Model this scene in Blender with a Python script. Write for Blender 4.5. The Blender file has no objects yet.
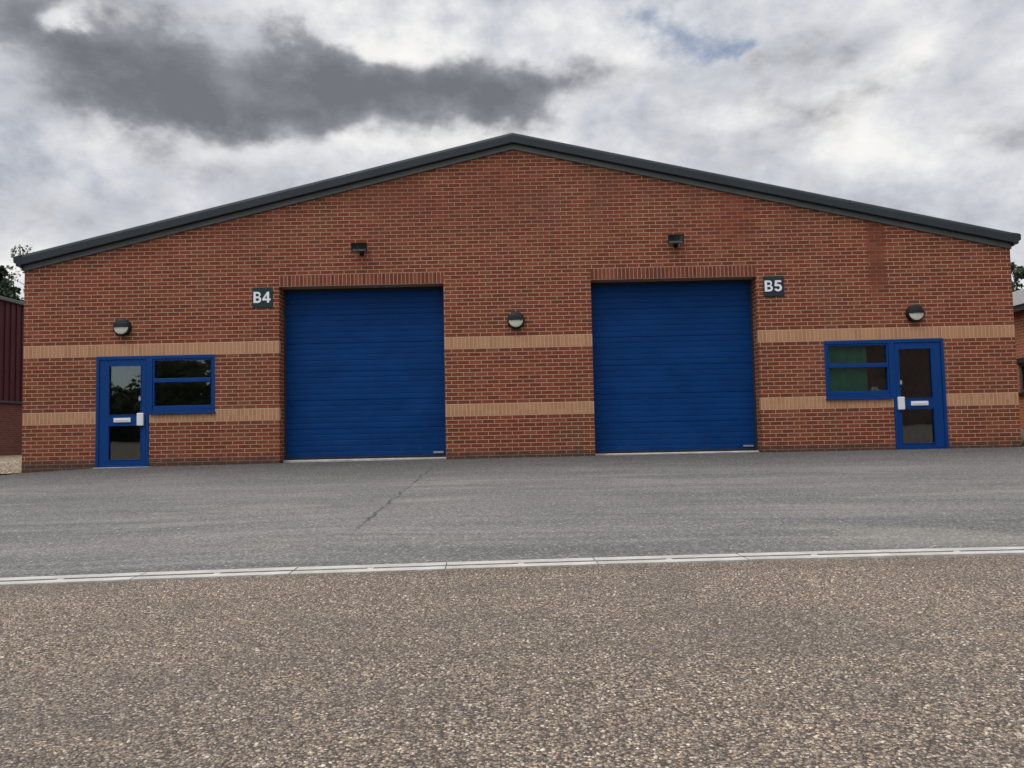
import bpy, bmesh, math, random
import numpy as np
from mathutils import Vector, Matrix
random.seed(7); rng = np.random.default_rng(11)
scene = bpy.context.scene
C = scene.collection
PI = math.pi

# ------------------------------------------------------------------ node helpers
class NT:
    def __init__(self, tree): self.t = tree; self.n = tree.nodes; self.l = tree.links
    def new(self, typ, **kw):
        nd = self.n.new(typ)
        for k, v in kw.items(): setattr(nd, k, v)
        return nd
    def put(self, sock, v):
        if v is None: return
        if isinstance(v, bpy.types.NodeSocket): self.l.new(v, sock)
        else:
            if isinstance(v, (tuple, list)) and len(v) == 3 and sock.type == 'RGBA': v = (*v, 1)
            sock.default_value = v
    def m(self, op, a, b=None, c=None, clamp=False):
        nd = self.new('ShaderNodeMath', operation=op); nd.use_clamp = clamp
        self.put(nd.inputs[0], a); self.put(nd.inputs[1], b)
        if c is not None: self.put(nd.inputs[2], c)
        return nd.outputs[0]
    def add(self, a, b): return self.m('ADD', a, b)
    def sub(self, a, b): return self.m('SUBTRACT', a, b)
    def mul(self, a, b): return self.m('MULTIPLY', a, b)
    def ss(self, x, a, b, lo=0., hi=1.):
        nd = self.new('ShaderNodeMapRange'); nd.interpolation_type = 'SMOOTHSTEP'
        self.put(nd.inputs[0], x); self.put(nd.inputs[1], a); self.put(nd.inputs[2], b); self.put(nd.inputs[3], lo); self.put(nd.inputs[4], hi)
        return nd.outputs[0]
    def xyz(self, x, y, z):
        nd = self.new('ShaderNodeCombineXYZ'); self.put(nd.inputs[0], x); self.put(nd.inputs[1], y); self.put(nd.inputs[2], z); return nd.outputs[0]
    def sep(self, v):
        nd = self.new('ShaderNodeSeparateXYZ'); self.put(nd.inputs[0], v); return nd.outputs[0], nd.outputs[1], nd.outputs[2]
    def noise(self, v, scale, detail=4, rough=.5, dist=0., color=False):
        nd = self.new('ShaderNodeTexNoise'); self.put(nd.inputs['Vector'], v)
        nd.inputs['Scale'].default_value = scale; nd.inputs['Detail'].default_value = detail
        nd.inputs['Roughness'].default_value = rough; nd.inputs['Distortion'].default_value = dist
        return nd.outputs['Color'] if color else nd.outputs['Fac']
    def white(self, v):
        nd = self.new('ShaderNodeTexWhiteNoise', noise_dimensions='3D'); self.put(nd.inputs['Vector'], v); return nd.outputs['Value']
    def vor(self, v, scale, feature='F1', rnd=1.):
        nd = self.new('ShaderNodeTexVoronoi', feature=feature); self.put(nd.inputs['Vector'], v); nd.inputs['Scale'].default_value = scale
        nd.inputs['Randomness'].default_value = rnd
        return nd
    def mix(self, f, a, b, blend='MIX'):
        nd = self.new('ShaderNodeMix', data_type='RGBA', blend_type=blend)
        self.put(nd.inputs[0], f); self.put(nd.inputs[6], a); self.put(nd.inputs[7], b); return nd.outputs[2]
    def ramp(self, f, stops, interp='LINEAR'):
        nd = self.new('ShaderNodeValToRGB'); self.put(nd.inputs[0], f); cr = nd.color_ramp; cr.interpolation = interp
        while len(cr.elements) < len(stops): cr.elements.new(.5)
        for e, (p, c) in zip(cr.elements, stops): e.position = p; e.color = (*c, 1) if len(c) == 3 else c
        return nd.outputs[0]
    def bump(self, h, dist, strength=1.):
        nd = self.new('ShaderNodeBump'); self.put(nd.inputs['Height'], h); nd.inputs['Distance'].default_value = dist
        nd.inputs['Strength'].default_value = strength; return nd.outputs[0]
    def scale3(self, v, s):
        nd = self.new('ShaderNodeVectorMath', operation='MULTIPLY'); self.put(nd.inputs[0], v); nd.inputs[1].default_value = s; return nd.outputs[0]

def mat(name):
    m = bpy.data.materials.new(name); m.use_nodes = True
    t = NT(m.node_tree); b = m.node_tree.nodes['Principled BSDF']
    obj = t.new('ShaderNodeTexCoord').outputs['Object']
    return m, t, b, obj

def simple(name, col, rough=.5, metal=0., var=.12, vscale=6., bump=0., spec=.5, bscale=60):
    m, t, b, P = mat(name)
    n = t.noise(P, vscale, 6, .6)
    c = t.mix(t.ss(n, .25, .75), tuple(x*(1-var) for x in col), tuple(min(1, x*(1+var)) for x in col))
    t.put(b.inputs['Base Color'], c)
    t.put(b.inputs['Roughness'], t.ss(t.noise(P, vscale*3, 4), .2, .8, max(.02, rough-.07), min(1, rough+.07)))
    b.inputs['Metallic'].default_value = metal; b.inputs['Specular IOR Level'].default_value = spec
    if bump: t.put(b.inputs['Normal'], t.bump(t.noise(P, bscale, 4), bump))
    return m

BRICKS = [(0., (.155, .038, .019)), (.12, (.178, .041, .019)), (.40, (.215, .046, .021)), (.62, (.25, .056, .025)), (.80, (.285, .077, .037)), (.92, (.22, .072, .032)), (1., (.168, .058, .027))]
def brick_mat(name, mode='stretcher', stops=BRICKS, mortar=(.455, .283, .182), stained=False, simple_rows=False):
    m, t, b, P = mat(name)
    x, y, z = t.sep(P); u = t.add(x, y)
    if mode == 'stretcher':
        if simple_rows: rows = t.mul(z, 1/.075)
        else:
            top = t.add(t.mul(t.sub(z, 2.4), 1/.07412), 100); mid = t.add(t.mul(t.sub(z, 1.125), 1/.075), 50); low = t.add(t.mul(t.sub(z, .9), 1/.075), 20)
            g1 = t.m('GREATER_THAN', z, 2.3); g2 = t.m('GREATER_THAN', z, 1.05)
            mx = t.add(t.mul(g2, mid), t.mul(t.sub(1, g2), low)); rows = t.add(t.mul(g1, top), t.mul(t.sub(1, g1), mx))
        row = t.m('FLOOR', rows); fz = t.m('FRACT', rows)
        jit = t.mul(t.white(t.xyz(row, 3.7, 0)), .06)
        uc = t.add(t.add(t.mul(u, 1/.225), t.mul(t.m('FLOORED_MODULO', row, 2), .5)), jit)
        col = t.m('FLOOR', uc); fu = t.m('FRACT', uc); pw, ph = .225, .075
        cell = t.xyz(col, row, 1)
    else:
        uc = t.mul(u, 1/.075); col = t.m('FLOOR', uc); fu = t.m('FRACT', uc); pw = .075; ph = .225
        z0 = {'band': 0.9, 'lintel': 3.4376}[mode]
        fzr = t.mul(t.sub(z, z0), 1/.2222); fz = fzr if mode == 'lintel' else t.m('FRACT', t.mul(t.sub(z, z0), 1/.225) if mode == 'lintel' else t.m('FLOORED_MODULO', t.mul(t.sub(z, z0), 1/.225), 1.))
        if mode == 'band':   # two bands: restart for the upper one
            g1 = t.m('GREATER_THAN', z, 1.5)
            fz = t.add(t.mul(g1, t.mul(t.sub(z, 2.175), 1/.225)), t.mul(t.sub(1, g1), t.mul(t.sub(z, .9), 1/.225)))
        cell = t.xyz(col, t.m('FLOOR', z), 2)
    du = t.mul(t.m('MINIMUM', fu, t.sub(1, fu)), pw); dz = t.mul(t.m('MINIMUM', fz, t.sub(1, fz)), ph)
    wob = t.mul(t.sub(t.noise(P, 45, 3), .5), .005)
    d = t.add(t.m('MINIMUM', du, dz), wob)
    half = .0070 if mode != 'band' else .0062
    joint = t.ss(d, half-.0014, half+.0014, 1., 0.)
    r = t.white(cell)
    patch = t.noise(P, .55, 4, .6)
    r2 = t.m('ADD', t.mul(r, .86), t.mul(t.sub(patch, .5), .9), clamp=True) if mode != 'band' else r
    bc = t.ramp(r2, stops)
    fine = t.noise(P, 70, 5, .65)
    bc = t.mix(t.ss(fine, .35, .75, 0, .7), bc, (.085, .036, .024) if mode != 'band' else (.33, .175, .085))
    # browner, weathered areas
    pz = t.noise(t.scale3(P, (1.6, 1, .6)), .9, 5, .6)
    if mode != 'band': bc = t.mix(t.ss(pz, .52, .72, 0, .45), bc, (.135, .070, .040))
    mc = t.mix(t.noise(P, 2.2, 4), tuple(c*.78 for c in mortar), tuple(min(1, c*1.12) for c in mortar))
    if stained:
        # long-standing rust coloured run below the verge, its joints filled in red
        edge = t.mul(t.sub(t.noise(P, 3.5, 4), .5), .22)
        sx = t.m('ABSOLUTE', t.sub(t.add(x, edge), 6.87))
        run = t.mul(t.ss(sx, .14, .19, 1, 0), t.ss(t.add(z, t.mul(edge, 2)), 2.75, 3.35, 0, 1))
        mc = t.mix(t.mul(run, .8), mc, (.19, .068, .042)); bc = t.mix(t.mul(run, .22), bc, (.15, .05, .03))
        # second fainter ones and dull joints towards the top of the gable
        sx2 = t.m('ABSOLUTE', t.sub(t.add(x, t.mul(edge, 3.0)), 4.25))
        run2 = t.mul(t.ss(sx2, .1, .55, 1, 0), t.ss(t.add(z, t.mul(edge, 2)), 3.7, 4.3, 0, 1))
        mc = t.mix(t.mul(run2, .5), mc, (.20, .08, .05))
        topd = t.mul(t.ss(z, 3.4, 5.2, 0, 1), t.ss(t.noise(P, .7, 4, .6), .34, .6))
        mc = t.mix(t.mul(topd, .55), mc, (.20, .105, .070)); bc = t.mix(t.mul(topd, .16), bc, (.12, .05, .035))
        # lime bloom
        bl = t.mul(t.ss(t.noise(t.scale3(P, (1, 1, 1.7)), 2.3, 7, .7), .675, .76), t.ss(z, 3.2, 2.6))
        bc = t.mix(t.mul(bl, .55), bc, (.40, .33, .29))
    # splash dirt at the foot of the wall
    dirt = t.ss(t.add(z, t.mul(t.sub(t.noise(P, 5, 5, .65), .5), .34)), .10, .30, .85, 0.)
    dcol = (.060, .044, .033)
    if not simple_rows and mode == 'stretcher':
        bc = t.mix(dirt, bc, dcol); mc = t.mix(t.mul(dirt, .9), mc, (.085, .062, .047))
    t.put(b.inputs['Base Color'], t.mix(joint, bc, mc))
    b.inputs['Roughness'].default_value = .9; b.inputs['Specular IOR Level'].default_value = .25
    h = t.add(t.sub(1, joint), t.mul(fine, .35))
    t.put(b.inputs['Normal'], t.bump(h, .005, .9))
    return m

BUFF = [(0, (.40, .198, .105)), (.35, (.475, .242, .130)), (.7, (.51, .265, .145)), (1, (.43, .217, .122))]
M = {}
M['brick'] = brick_mat('red_brick', stained=True)
M['band'] = brick_mat('buff_brick', 'band', BUFF, mortar=(.58, .40, .26))
M['lintel'] = brick_mat('soldier_brick', 'lintel', mortar=(.38, .25, .185))
M['brick_far'] = brick_mat('dark_red_brick', stops=[(0, (.12, .035, .028)), (.5, (.17, .05, .036)), (1, (.2, .06, .045))], mortar=(.2, .11, .09), simple_rows=True)
M['brick_orange'] = brick_mat('orange_brick', stops=[(0, (.48, .15, .075)), (.5, (.58, .195, .10)), (1, (.52, .175, .10))], mortar=(.6, .33, .22), simple_rows=True)
M['blue'] = simple('blue_powder_coat', (.0016, .042, .185), .42, var=.06, vscale=2, spec=.2)

def door_blue():
    m, t, b, P = mat('blue_door_steel')
    n = t.noise(t.scale3(P, (1, 1, 2.2)), 1.6, 6, .6)
    c = t.mix(t.ss(n, .3, .7), (.0010, .033, .138), (.0016, .042, .172))
    x, y, z = t.sep(P)
    st = t.noise(t.scale3(P, (9, 9, .5)), 1.3, 5, .6)
    c = t.mix(t.ss(st, .55, .8, 0, .18), c, (.008, .038, .105))
    low = t.mul(t.ss(z, .75, .1, 0, 1), t.ss(t.noise(P, 6, 6, .7), .45, .75))
    c = t.mix(t.mul(low, .25), c, (.05, .06, .09))
    t.put(b.inputs['Base Color'], c)
    t.put(b.inputs['Roughness'], t.ss(n, .2, .8, .42, .56)); b.inputs['Specular IOR Level'].default_value = .12
    t.put(b.inputs['Normal'], t.bump(t.noise(t.scale3(P, (1, 1, 3)), 2.5, 2), .006, .5))
    return m
M['door_blue'] = door_blue()
M['trim'] = simple('anthracite_sheet', (.022, .029, .034), .5, var=.15, vscale=1.2, spec=.3)
M['soffit'] = simple('grey_green_trim', (.095, .10, .092), .6, var=.15, vscale=1.5)
M['roof'] = simple('grey_roof_sheet', (.10, .11, .115), .45, var=.1)
M['black'] = simple('black_plastic', (.010, .010, .012), .5, spec=.3)
M['rubber'] = simple('black_rubber', (.01, .01, .011), .7)
M['dark'] = simple('dark_metal', (.02, .022, .026), .5)
M['white'] = simple('white_metal', (.74, .74, .74), .4, var=.04)
M['steel'] = simple('brushed_steel', (.55, .56, .58), .35, .9, var=.06)
M['sign'] = simple('slate_green_plate', (.017, .030, .030), .55, var=.08, spec=.25)
M['letter'] = simple('white_vinyl', (.80, .82, .84), .5, var=.02)
M['diffuser'] = simple('prismatic_diffuser', (.66, .66, .52), .35, var=.08, vscale=30)
M['reflector'] = simple('silvered_reflector', (.10, .11, .125), .35, .6, var=.1, vscale=12)
M['reflection_strip'] = simple('painted_reflection', (.90, .90, .88), .5, 0., var=.03)
M['concrete_sill'] = simple('sill_concrete', (.42, .40, .375), .85, var=.22, vscale=5, bump=.003)
M['maroon'] = simple('maroon_cladding', (.060, .009, .013), .6, var=.12, vscale=.6, spec=.2)
M['brown_clad'] = simple('brown_cladding', (.17, .115, .095), .8, var=.2, vscale=.5)
M['plaster'] = simple('interior_plaster', (.45, .43, .39), .85)
M['carpet'] = simple('interior_floor', (.10, .095, .09), .9)
M['green'] = simple('green_board', (.015, .36, .22), .7, var=.15, vscale=1.4)
M['paper'] = simple('paper', (.7, .68, .66), .8, var=.3, vscale=14)
M['white_fascia'] = simple('pale_roof_sheet', (.60, .60, .58), .45, var=.08)
M['stone'] = simple('stone_plinth', (.34, .31, .26), .9, var=.3, vscale=3)
M['bark'] = simple('bark', (.07, .05, .036), .95, var=.35, vscale=4, bump=.02, bscale=9)

def glass(name, tint=(.93, .96, .95), ior=1.85):
    m = bpy.data.materials.new(name); m.use_nodes = True; t = NT(m.node_tree); m.node_tree.nodes.clear()
    out = t.new('ShaderNodeOutputMaterial'); mx = t.new('ShaderNodeMixShader'); fr = t.new('ShaderNodeFresnel'); fr.inputs[0].default_value = ior
    tr = t.new('ShaderNodeBsdfTransparent'); tr.inputs[0].default_value = (*tint, 1); gl = t.new('ShaderNodeBsdfGlossy'); gl.inputs['Roughness'].default_value = .015
    P = t.new('ShaderNodeTexCoord').outputs['Object']
    bp = t.bump(t.noise(P, 1.8, 2), .0012, .5); t.put(gl.inputs['Normal'], bp)
    t.put(mx.inputs[0], fr.outputs[0]); t.l.new(tr.outputs[0], mx.inputs[1]); t.l.new(gl.outputs[0], mx.inputs[2]); t.l.new(mx.outputs[0], out.inputs[0])
    return m
M['glass'] = glass('window_glass')

def leaf_mat(name, a, b_):
    m, t, b, P = mat(name)
    isl = t.new('ShaderNodeNewGeometry').outputs['Random Per Island']
    t.put(b.inputs['Base Color'], t.mix(isl, a, b_)); b.inputs['Roughness'].default_value = .6
    b.inputs['Specular IOR Level'].default_value = .3
    return m
M['leaf_dark'] = leaf_mat('dark_needles', (.018, .034, .016), (.05, .075, .035))
M['leaf_pale'] = leaf_mat('pale_leaves', (.09, .115, .07), (.19, .21, .14))
M['leaf_mid'] = leaf_mat('mid_leaves', (.035, .055, .022), (.085, .11, .045))
M['grass'] = leaf_mat('grass_blades', (.05, .075, .025), (.12, .14, .05))

def asphalt():
    m, t, b, P = mat('grey_asphalt')
    x, y, z = t.sep(P)
    big = t.noise(t.scale3(P, (.28, 1.0, 1)), .8, 6, .62)
    c = t.ramp(big, [(.30, (.098, .094, .091)), (.5, (.140, .133, .126)), (.70, (.196, .185, .171))])
    # tyre sweeps: long thin marks that curve gently along the front
    warp = t.add(y, t.add(t.mul(t.noise(P, .18, 2), 1.6), t.mul(t.mul(x, x), .006)))
    st = t.noise(t.xyz(t.mul(x, .10), t.mul(warp, 3.2), 0), 1.4, 6, .68)
    c = t.mix(t.ss(st, .48, .66, 0, .6), c, (.085, .083, .084))
    c = t.mix(t.ss(st, .46, .30, 0, .5), c, (.25, .24, .225))
    # dusty blotches
    du = t.noise(t.scale3(P, (.5, 1.5, 1)), .9, 5, .65)
    c = t.mix(t.ss(du, .56, .68, 0, .5), c, (.255, .24, .20))
    # damp dirt and the wall's own shade, both painted in along its foot
    wet_shade = t.ss(t.add(y, t.mul(t.sub(t.noise(t.scale3(P, (.5, 1, 1)), 1.1, 5, .6), .5), 1.8)), -4.2, -.2, 0, .8)
    c = t.mix(wet_shade, c, (.05, .048, .046))
    # chippings
    v = t.vor(P, 70); vc = t.sep(v.outputs['Color'])[0]
    c = t.mix(t.ss(vc, .0, .4, .5, 0), c, (.04, .038, .037))
    c = t.mix(t.ss(vc, .70, 1., 0, .5), c, (.38, .355, .32))
    v2 = t.vor(P, 22); vc2 = t.sep(v2.outputs['Color'])[1]
    c = t.mix(t.mul(t.ss(vc2, .93, .97), t.ss(v2.outputs['Distance'], .35, .15)), c, (.40, .37, .32))
    # worn seam running from the left roller door towards the drain
    sx = t.add(t.sub(x, t.add(-1.44, t.mul(t.sub(t.noise(t.xyz(0, y, 0), 2.4, 4, .6), .5), .18))), 0.)
    seam = t.mul(t.ss(t.m('ABSOLUTE', sx), .006, .028, 1, 0), t.mul(t.ss(y, -1.4, -2.4), t.ss(y, -8.6, -7.4)))
    seam = t.mul(seam, t.ss(t.noise(P, 3.2, 4, .7), .38, .56))
    c = t.mix(t.mul(seam, .7), c, (.045, .043, .043))
    t.put(b.inputs['Base Color'], c)
    b.inputs['Roughness'].default_value = .9; b.inputs['Specular IOR Level'].default_value = .3
    h = t.add(t.mul(v.outputs['Distance'], -.5), t.mul(seam, -2.))
    t.put(b.inputs['Normal'], t.bump(h, .008, .7))
    return m
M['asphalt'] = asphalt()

def chip_stops():
    return [(0, (.078, .063, .056)), (.2, (.165, .128, .108)), (.42, (.27, .204, .150)), (.60, (.37, .278, .190)), (.74, (.22, .193, .176)), (.86, (.49, .38, .26)), (.95, (.72, .62, .49)), (1, (.40, .23, .12))]
def chip_asphalt():
    m, t, b, P = mat('chipped_road_surface')
    v = t.vor(P, 95); r = t.sep(v.outputs['Color'])[0]
    c = t.ramp(r, chip_stops())
    c = t.mix(t.ss(v.outputs['Distance'], .42, .7, 0, .8), c, (.050, .041, .034))
    big = t.noise(t.scale3(P, (.45, 1.1, 1)), .8, 5, .6)
    c = t.mix(t.ss(big, .46, .62, .0, .36), c, (.105, .092, .082))
    t.put(b.inputs['Base Color'], c); b.inputs['Roughness'].default_value = .85; b.inputs['Specular IOR Level'].default_value = .35
    h = t.add(t.mul(v.outputs['Distance'], -1.), t.mul(r, .5))
    t.put(b.inputs['Normal'], t.bump(h, .012, 1.))
    return m
M['chip'] = chip_asphalt()
def stone_mat(name, stops, rough=.6):
    m, t, b, P = mat(name)
    isl = t.new('ShaderNodeNewGeometry').outputs['Random Per Island']
    c = t.ramp(isl, stops)
    c = t.mix(t.ss(t.noise(t.scale3(P, (.45, 1.1, 1)), .8, 5, .6), .46, .62, .0, .36), c, (.125, .11, .098))
    t.put(b.inputs['Base Color'], c); b.inputs['Roughness'].default_value = rough; b.inputs['Specular IOR Level'].default_value = .45
    return m
M['stones'] = stone_mat('road_chippings', chip_stops())
GR = [(0, (.16, .12, .08)), (.3, (.32, .24, .15)), (.6, (.42, .33, .21)), (.85, (.52, .44, .32)), (1, (.3, .26, .22))]
M['gravel'] = stone_mat('ochre_gravel', GR, .8)
def gravel_base():
    m, t, b, P = mat('gravel_surface')
    v = t.vor(P, 26); c = t.ramp(t.sep(v.outputs['Color'])[0], GR)
    c = t.mix(t.ss(v.outputs['Distance'], .4, .75, 0, .8), c, (.1, .075, .05))
    t.put(b.inputs['Base Color'], c); b.inputs['Roughness'].default_value = .9
    t.put(b.inputs['Normal'], t.bump(t.mul(v.outputs['Distance'], -1.), .03)); return m
M['gravel_base'] = gravel_base()
def verge():
    m, t, b, P = mat('verge_soil')
    n = t.noise(P, 3, 6, .65)
    t.put(b.inputs['Base Color'], t.ramp(n, [(.3, (.05, .055, .025)), (.5, (.085, .085, .04)), (.7, (.15, .13, .08))])); b.inputs['Roughness'].default_value = 1
    return m
M['verge'] = verge()
def concrete():
    m, t, b, P = mat('pale_channel_concrete')
    n = t.noise(P, 3.5, 6, .65)
    c = t.ramp(n, [(.3, (.33, .305, .27)), (.5, (.44, .415, .375)), (.72, (.53, .505, .465))])
    sp = t.noise(P, 38, 5, .7)
    c = t.mix(t.ss(sp, .58, .75, 0, .5), c, (.30, .275, .24))
    x, y, z = t.sep(P)
    c = t.mix(t.mul(t.ss(t.m('ABSOLUTE', y), .115, .15), t.ss(t.noise(P, 9, 5, .7), .35, .62)), c, (.27, .25, .225))
    t.put(b.inputs['Base Color'], c); b.inputs['Roughness'].default_value = .85
    t.put(b.inputs['Normal'], t.bump(sp, .003)); return m
M['concrete'] = concrete()
M['silt'] = simple('slot_silt', (.11, .10, .088), .95, var=.55, vscale=5)

# ------------------------------------------------------------------ mesh helpers
class MB:
    def __init__(self): self.v = []; self.f = []; self.mi = []
    def face(self, pts, mi=0):
        k = len(self.v); self.v += [tuple(p) for p in pts]; self.f.append(list(range(k, k+len(pts)))); self.mi.append(mi)
    def mesh(self, vs, fs, mi=0):
        k = len(self.v); self.v += [tuple(p) for p in vs]
        for f in fs: self.f.append([i+k for i in f]); self.mi.append(mi)
    def box(self, a, b, mi=0):
        x0, x1 = sorted((a[0], b[0])); y0, y1 = sorted((a[1], b[1])); z0, z1 = sorted((a[2], b[2]))
        self.mesh([(x0,y0,z0),(x1,y0,z0),(x1,y1,z0),(x0,y1,z0),(x0,y0,z1),(x1,y0,z1),(x1,y1,z1),(x0,y1,z1)],
                  [(0,3,2,1),(4,5,6,7),(0,1,5,4),(1,2,6,5),(2,3,7,6),(3,0,4,7)], mi)
        return self
    def loft(self, secs, closed=True, caps=True, mi=0):
        n = len(secs[0]); k = len(self.v)
        for s in secs: self.v += [tuple(p) for p in s]
        for i in range(len(secs)-1):
            for j in range(n if closed else n-1):
                a = k+i*n+j; b = k+i*n+(j+1) % n
                self.f.append([a, b, b+n, a+n]); self.mi.append(mi)
        if caps:
            self.f.append(list(range(k, k+n))[::-1]); self.mi.append(mi)
            e = k+(len(secs)-1)*n; self.f.append(list(range(e, e+n))); self.mi.append(mi)
        return self
    def build(self, name, m, parent=None, smooth=False, bevel=0., fix=True, mesh_name=None):
        me = bpy.data.meshes.new(name); me.from_pydata(self.v, [], self.f)
        for mm in (m if isinstance(m, (list, tuple)) else [m]): me.materials.append(mm)
        for p, i in zip(me.polygons, self.mi): p.material_index = i; p.use_smooth = smooth
        if fix or bevel:
            bm = bmesh.new(); bm.from_mesh(me); bmesh.ops.remove_doubles(bm, verts=bm.verts, dist=1e-5)
            if bevel:
                es = [e for e in bm.edges if len(e.link_faces) == 2 and e.calc_face_angle(0) > .5]
                bmesh.ops.bevel(bm, geom=es, offset=bevel, segments=2, affect='EDGES', profile=.5, clamp_overlap=True)
            bmesh.ops.recalc_face_normals(bm, faces=bm.faces); bm.to_mesh(me); bm.free()
        o = bpy.data.objects.new(name, me); C.objects.link(o)
        if parent: o.parent = parent
        return o

def tag(o, label=None, cat=None, group=None, kind=None):
    for k, v in (('label', label), ('category', cat), ('group', group), ('kind', kind)):
        if v: o[k] = v
    return o
def empty(name, loc, label, cat, group=None, rz=0):
    o = bpy.data.objects.new(name, None); C.objects.link(o); o.location = loc; o.rotation_euler = (0, 0, rz); o.empty_display_size = .2
    return tag(o, label, cat, group)
def copy_tree(o, parent=None):
    c = o.copy(); C.objects.link(c)
    if parent: c.parent = parent
    for ch in list(o.children):
        copy_tree(ch, c)
    return c

# ------------------------------------------------------------------ ground
ZD = -.31
def drain_y(x): return -9.655 + .058*x
def gz(x, y):
    xp = np.interp(x, [-18, -10.5, -9.4, -8., -5., 0., 10., 13.3], [.14, .02, -.005, .062, .082, .098, .10, .20])
    base = xp - .098
    if y >= 0: return .098 + base
    t = min(1., y/drain_y(0)); far_up = .85*min(1., max(0., (-16.-y)/20.))
    return .098 + base*(1-.55*t)*(1 if abs(x) < 9.4 else (1-t)) + (ZD-.098)*t - .0014*min(x*x, 30.)*t + far_up
def sheet(name, xs, ys, zf, m, lift=0., kind='structure'):
    mb = MB(); nx = len(xs)
    for y in ys:
        for x in xs: mb.v.append((x, y, zf(x, y)+lift))
    for j in range(len(ys)-1):
        for i in range(nx-1):
            a = j*nx+i; mb.f.append([a, a+1, a+nx+1, a+nx]); mb.mi.append(0)
    o = mb.build(name, m, smooth=True, fix=False); tag(o, kind=kind); return o
far = [-400, -150, -80, -50, -30, -20, -15, -12]
xs_all = sorted(set(far + [-x for x in far] + list(np.arange(-10.5, 10.6, .5))))
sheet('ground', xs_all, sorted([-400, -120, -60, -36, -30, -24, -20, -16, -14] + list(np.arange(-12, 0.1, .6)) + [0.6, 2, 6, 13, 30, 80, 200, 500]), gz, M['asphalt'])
# chipped road on the camera's side of the drain
mb = MB(); ys = [0, .6, 1.4, 2.4, 4, 6, 6.4, 9, 14, 18, 22]; xr = [x for x in xs_all if abs(x) <= 81]
for q in ys:
    for x in xr:
        y = drain_y(x) - .15 - q; mb.v.append((x, y, gz(x, y)+.005))
n = len(xr)
for j in range(len(ys)-1):
    for i in range(n-1): a = j*n+i; mb.f.append([a, a+n, a+n+1, a+1]); mb.mi.append(0)
road = mb.build('road', M['chip'], smooth=True, fix=False); tag(road, kind='structure')
sheet('gravel_path', [-45, -30, -20, -14, -11, -9.42], [-.42, 3, 8, 14], lambda x, y: gz(x, 1)+.012, M['gravel_base'])
sheet('grass_verge', [9.55, 10, 12, 13.3, 20, 40], [.12, 3, 8, 20, 40], lambda x, y: gz(x, y)+.006, M['verge'])

# ------------------------------------------------------------------ loose stones (embedded chips)
def chips(name, m, N, xr, yr, zf, smin, smax, label, cat):
    ico = bmesh.new(); bmesh.ops.create_icosphere(ico, subdivisions=1, radius=1.); ico.verts.ensure_lookup_table()
    V = np.array([v.co[:] for v in ico.verts]); F = np.array([[v.index for v in f.verts] for f in ico.faces]); ico.free()
    keep = [f for f in F if V[f, 2].mean() > -.5]; F = np.array(keep)
    nv, nf = len(V), len(F)
    x = rng.uniform(*xr, N); y = rng.uniform(*yr, N)
    s = smin + (smax-smin)*rng.random(N)**2.2
    a = rng.uniform(0, 2*PI, N); ax = s*rng.uniform(.75, 1.25, N); ay = s*rng.uniform(.65, 1.05, N); az = s*rng.uniform(.45, .85, N)
    W = V[None]*(1+.28*(rng.random((N, nv, 1))-.5))
    W = W*np.stack([ax, ay, az], 1)[:, None]
    tl = rng.normal(0, .22, N)
    Wz = W[..., 2] + W[..., 0]*tl[:, None]
    X = W[..., 0]*np.cos(a)[:, None] - W[..., 1]*np.sin(a)[:, None] + x[:, None]
    Y = W[..., 0]*np.sin(a)[:, None] + W[..., 1]*np.cos(a)[:, None] + y[:, None]
    z0 = zf(x, y)
    Z = Wz + (z0 - az*.25)[:, None]
    co = np.stack([X, Y, Z], -1).reshape(-1, 3).astype(np.float32)
    idx = (F[None] + (np.arange(N)*nv)[:, None, None]).reshape(-1).astype(np.int32)
    me = bpy.data.meshes.new(name); me.vertices.add(N*nv); me.vertices.foreach_set('co', co.ravel())
    me.loops.add(N*nf*3); me.loops.foreach_set('vertex_index', idx); me.polygons.add(N*nf)
    me.polygons.foreach_set('loop_start', np.arange(0, N*nf*3, 3, dtype=np.int32)); me.update(calc_edges=True); me.validate()
    me.materials.append(m); o = bpy.data.objects.new(name, me); C.objects.link(o); tag(o, label, cat, kind='stuff'); return o
gzv = np.vectorize(gz)
def zroad(x, y): return gzv(x, y) + .005
# even scatter over the part of the road near the camera
o = chips('road_chippings', M['stones'], 150000, (-5.6, 5.6), (-14.6, -10.02), zroad, .0028, .0088, 'cream and brown stone chippings bedded in the foreground road', 'chippings')
o = chips('loose_gravel', M['gravel'], 16000, (-13.5, -9.46), (-.4, 9), lambda x, y: gzv(x, np.ones_like(y))+.014, .012, .035, 'ochre gravel strip beside the left end of the brick unit', 'gravel')

# ------------------------------------------------------------------ the brick unit
HW, ZE, ZA, DEP = 9.40, 3.86, 6.014, 26.
SL = (ZA-ZE)/HW
unit = empty('industrial_unit', (0, 0, 0), 'wide red brick industrial unit with two blue roller doors and a low gable', 'building')
RD = [(-4.515, -1.375), (1.43, 4.572)]                 # roller door openings
ZL, ZS = 3.4376, 3.660                                # lintel soffit / top of soldier course
EN = [(-8.0, -6.985, -5.738), (8.045, 7.06, 5.80)]    # outer jamb, mullion side of the door, far end of the window
ZH, ZW, ZF = 2.172, 1.088, .075
REC = .34
def hole(x, z):
    for a, b in RD:
        if a < x < b and z < ZL: return True
    for a, b, c in EN:
        lo, hi = sorted((a, b))
        if lo < x < hi and z < ZH: return True
        lo, hi = sorted((b, c))
        if lo < x < hi and ZW < z < ZH: return True
    return False
xc = sorted({-HW, HW, *[v for a in RD for v in a], *[v for a in EN for v in a]})
zc = [-.35, .9, ZW, 1.125, ZH, 2.175, 2.4, ZL, ZS]
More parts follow.
